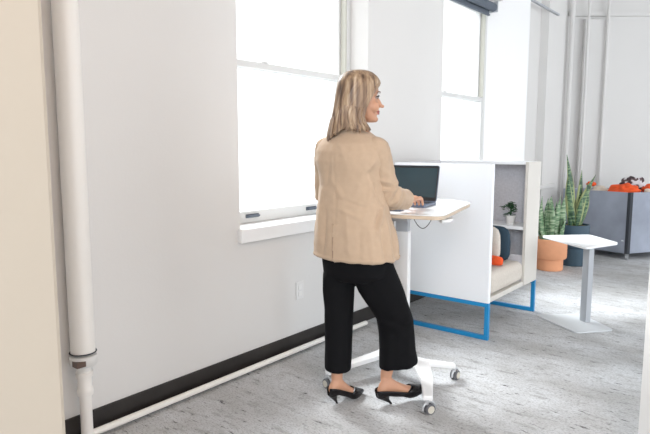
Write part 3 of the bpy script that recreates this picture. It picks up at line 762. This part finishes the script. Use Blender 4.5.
def fold(co, n, table, k):
    d = 0
    if n.y > .35: return 0
    for a0, a1, b0, b1, w_, h in table:
        dx, dz = b0 - a0, b1 - a1; t = ((co.x - a0) * dx + (co.z - a1) * dz) / (dx * dx + dz * dz); t = max(0, min(1, t))
        q = math.hypot(co.x - a0 - dx * t, co.z - a1 - dz * t)
        if q < w_ * 4: d += k * h * math.exp(-(q / w_) ** 2) * (.35 + .65 * math.sin(PI * min(1, max(0, t * .9 + .05))))
    return d
def segd(p, a, b):
    ab = b - a; t = max(0, min(1, (p - a).dot(ab) / ab.dot(ab))); return (p - a - ab * t).length, t
def bpost(co, n):
    d = fold(co, n, bridges, 1.15)
    r = co - jc(co.z); la_ = r.dot(RT); fo = r.dot(FW)
    if fo < 0 and co.z < 1.36 and abs(la_) < .012: d -= .0022 * (1 - abs(la_) / .012)       # centre back seam
    if fo < -.02 and co.z < .955:                                                            # vent: overlapped edge
        x = la_ + .010
        if 0 < x < .035: d += .006 * (1 - x / .035)
        if -.010 < x <= 0: d -= .010
    if co.z < .80: d += .004
    d += .0028 * noise.noise(co * 13) + .0018 * noise.noise(co * 30)
    return co + n * d
SLEEVE_ON = 0
blz = fuse(bz, 'blazer', M['blazer'], pw, .0055, 6, bpost)
def spost(co, n):
    d = .0015 + (fold(co, n, ridges, .85) if co.x > .2 else 0)
    return co + n * (d + .004 * noise.noise(co * 15) + .003 * noise.noise(co * 34))
for q_ in SLV: fuse(q_, 'sleeve', M['blazer'], blz, .0045, 5, spost)
# vent seam line and flap pocket, buttons
def onback(la_, z, off=.0):
    a = b = None
    for p, q in zip(jr, jr[1:]):
        if p[0] <= z <= q[0]:
            t = (z - p[0]) / (q[0] - p[0]); a = p[2] + (q[2] - p[2]) * t; b = p[3] + (q[3] - p[3]) * t
    k = (1 - (abs(la_) / a) ** 2.25) ** (1 / 2.25)
    return jc(z) + RT * la_ - FW * (k * b + off) + Vector((0, 0, z))
MB().tube([onback(-.012 - .0 * i, .786 + .165 * i / 6, .002) for i in range(7)], [.0022, .0026, .0026, .0024, .0020, .0016, .0008], 8).build('back_vent', M['seam'], blz, smooth=True)
# ---- trousers
tr = MB()
XL = V(1, 0, 0); YL = V(0, 1, 0)
pel = [ring(PC + Vector((0, 0, z)), a, b, 40) for z, a, b in ((.665, .13, .10), (.70, .178, .128), (.76, .186, .134), (.84, .182, .130), (.92, .165, .118), (.98, .150, .110))]
tr.loft(pel)
def leg(rs):
    # rs: z, centre u, w, half width u, half depth w
    out = []
    for q_ in rs:
        z, u, w_, a, b = q_[:5]; rg = ring(V(u, w_, z), a, b, 36, 2.3, XL, YL); k_ = q_[5] if len(q_) > 5 else 0
        for p in rg: p.z += (p.x - u) * k_
        out.append(rg)
    tr.loft(out)
leg([(.182, .068, 2.892, .070, .088), (.21, .068, 2.892, .069, .088), (.30, .070, 2.902, .071, .084), (.42, .072, 2.908, .074, .080), (.50, .072, 2.910, .077, .082), (.60, .070, 2.908, .082, .088), (.68, .075, 2.905, .086, .095), (.76, .090, 2.90, .085, .095)])
leg([(.203, .384, 2.893, .101, .092, .18), (.225, .383, 2.893, .100, .092, .15), (.28, .378, 2.893, .095, .088), (.36, .372, 2.890, .092, .084), (.45, .360, 2.884, .095, .084), (.52, .327, 2.872, .105, .088), (.60, .287, 2.856, .118, .094), (.67, .258, 2.840, .118, .098), (.74, .235, 2.832, .112, .098), (.79, .225, 2.832, .105, .095)])
tridges = [(V(.30, 2.79, .47), V(.42, 2.80, .43), .012, -.006), (V(.29, 2.79, .43), V(.44, 2.81, .47), .012, .006), (V(.03, 2.82, .60), V(.06, 2.81, .30), .012, .006), (V(.10, 2.82, .56), V(.09, 2.81, .26), .012, -.005),
           (V(.25, 2.76, .66), V(.33, 2.79, .52), .014, .006), (V(.35, 2.80, .38), V(.34, 2.80, .20), .014, -.006), (V(.42, 2.81, .36), V(.43, 2.80, .20), .012, .006), (V(.18, 2.76, .72), V(.24, 2.78, .60), .012, -.005),
           (V(-.01, 2.86, .66), V(-.01, 2.86, .40), .012, .006)]
def tpost(co, n):
    d = 0
    for a, b, w_, h in tridges:
        dist, t = segd(co, a, b)
        if dist < w_ * 4: d += h * math.exp(-(dist / (w_ * 1.4)) ** 2)
    return co + n * (d + .0025 * noise.noise(co * 11))
fuse(tr, 'trousers', M['trousers'], pw, .0055, 5, tpost)

# ---- shoes
def shoe(Mx):
    # outer wall open at the top (topline), closed vamp over the toes, slim heel
    xs = [-.005, .004, .02, .05, .08, .11, .14, .158, .172, .19, .21, .228, .245]
    top = {-.005: .098, .004: .100, .02: .098, .05: .086, .08: .072, .11: .058, .14: .046, .158: .046, .172: .048, .19: .041, .21: .034, .228: .027, .245: .020}
    vs = []; n = 13; closed = []
    for x in xs:
        hw = foot_half(x) + .0035; zb = sole_z(x); zt = top[x]; op = x < .165
        for j in range(n):
            s = -1 + 2 * j / (n - 1)
            if op:   # U section
                ang = s * PI / 2; y = hw * math.copysign(abs(math.sin(ang)) ** .55, s); z = zb + (zt - zb) * (max(0, abs(s) - .35) / .65) ** 1.1
                if x < .005: z = zb + (zt - zb) * abs(s) ** 1.2
                vs.append((x, y, z))
            else:
                ang = -PI / 2 + 2 * PI * (j + .5) / n
                vs.append((x, 0, 0))
    # build as two lofts instead: lower shell rings
    m = MB(); rings_in = []
    for x in xs:
        hw = foot_half(x) + .0035; zb = sole_z(x); zt = top[x]
        r = []
        for j in range(n):
            s = -1 + 2 * j / (n - 1); ang = s * PI / 2
            y = hw * math.copysign(abs(math.sin(ang)) ** .5, s) if s else 0
            z = zb + (zt - zb) * (max(0, abs(s) - .30) / .70) ** 1.0
            r.append((x, y, z))
        rings_in.append(r)
    vs = [xf(Mx, p) for r in rings_in for p in r]; k = len(xs); fs = []
    for i in range(k - 1):
        for j in range(n - 1): fs.append((i * n + j, i * n + j + 1, (i + 1) * n + j + 1, (i + 1) * n + j))
    m.add(vs, fs)
    # heel counter closes the back
    # vamp dome over the toes
    vx = [.150, .165, .182, .20, .218, .233, .245]; vv = []; nn = 11
    for x in vx:
        hw = foot_half(x) + .0035; zt = .046 + (.020 - .046) * (x - .15) / .095; crown = (.024 if x > .16 else .012) * (1 - (x - .15) / .12)
        for j in range(nn):
            s = -1 + 2 * j / (nn - 1); xx = x + (.016 * (1 - s * s) if x < .16 else 0) * 1.0 - (.022 * s * s if x < .16 else 0)
            vv.append(xf(Mx, (xx, hw * s, (zt if x > .16 else top[.14] * 1.0) + crown * (1 - s * s) ** .8)))
    ff = [(i * nn + j, i * nn + j + 1, (i + 1) * nn + j + 1, (i + 1) * nn + j) for i in range(len(vx) - 1) for j in range(nn - 1)]
    m.add(vv, ff)
    o = m.build('shoe', M['patent'], pw, smooth=True, solid=.003)
    hb = [(.026, .030, .023, .056), (.030, .024, .017, .045), (.038, .013, .011, .028), (.050, .0065, .0065, .010), (.055, .0060, .0060, .0)]
    MB().loft([[xf(Mx, (cx0 + a * math.cos(t), b * math.sin(t), z)) for t in [2 * PI * j / 16 for j in range(16)]] for cx0, a, b, z in hb]).build('heel', M['patent'], o, smooth=True)
    return o
shoe(FR); shoe(FL)


# ------------------------------------------------------------------ light
wd = bpy.data.worlds.new('daylight'); bpy.context.scene.world = wd; wd.use_nodes = True
bg = wd.node_tree.nodes['Background']; bg.inputs[0].default_value = (.93, .965, 1, 1); bg.inputs[1].default_value = 2.2
def area(name, loc, target, sx, sy, power, col):
    l = bpy.data.lights.new(name, 'AREA'); l.shape = 'RECTANGLE'; l.size = sx; l.size_y = sy; l.energy = power; l.color = col
    o = bpy.data.objects.new(name, l); COL.objects.link(o); o.location = loc
    o.rotation_euler = (Vector(target) - Vector(loc)).to_track_quat('-Z', 'Y').to_euler(); return o
area('warm_fill', (.6, .2, 3.5), (-2.4, 1.4, .8), .8, .8, 26, (1, .58, .30))  # unseen fill light, added to warm the tone of the left wall
area('south_fill', (.9, -2.85, 2.3), (-.9, 4.5, .6), 2.2, 2.0, 190, (.86, .93, 1))  # cool fill added behind the camera to brighten the booth panel
area('east_fill', (5.2, 4.2, 2.4), (2.0, 8.6, 1.4), 3.0, 2.4, 85, (.86, .93, 1))  # cool fill added off to the right, lifts the far wall
sl = bpy.data.lights.new('hazy_sun', 'SUN'); sl.energy = 12; sl.angle = math.radians(38); sl.color = (.96, .98, 1)
so = bpy.data.objects.new('hazy_sun', sl); COL.objects.link(so); so.location = (-8, 4, 6)
so.rotation_euler = Vector((1, -.22, -.85)).to_track_quat('-Z', 'Y').to_euler()

# ------------------------------------------------------------------ camera
cam = bpy.data.cameras.new('camera'); co = bpy.data.objects.new('camera', cam); COL.objects.link(co)
cam.sensor_width = 36; cam.lens = FPX / 650 * 36; cam.clip_start = .05; cam.clip_end = 300
co.location = (0, 0, CAMZ); co.rotation_euler = (PI / 2 - PITCH, 0, YAW)
sc = bpy.context.scene; sc.camera = co
sc.view_settings.view_transform = 'Standard'; sc.view_settings.look = 'None'; sc.view_settings.gamma = 1
sc.view_settings.exposure = .25
sc.cycles.use_denoising = True; sc.cycles.max_bounces = 8; sc.cycles.transparent_max_bounces = 12
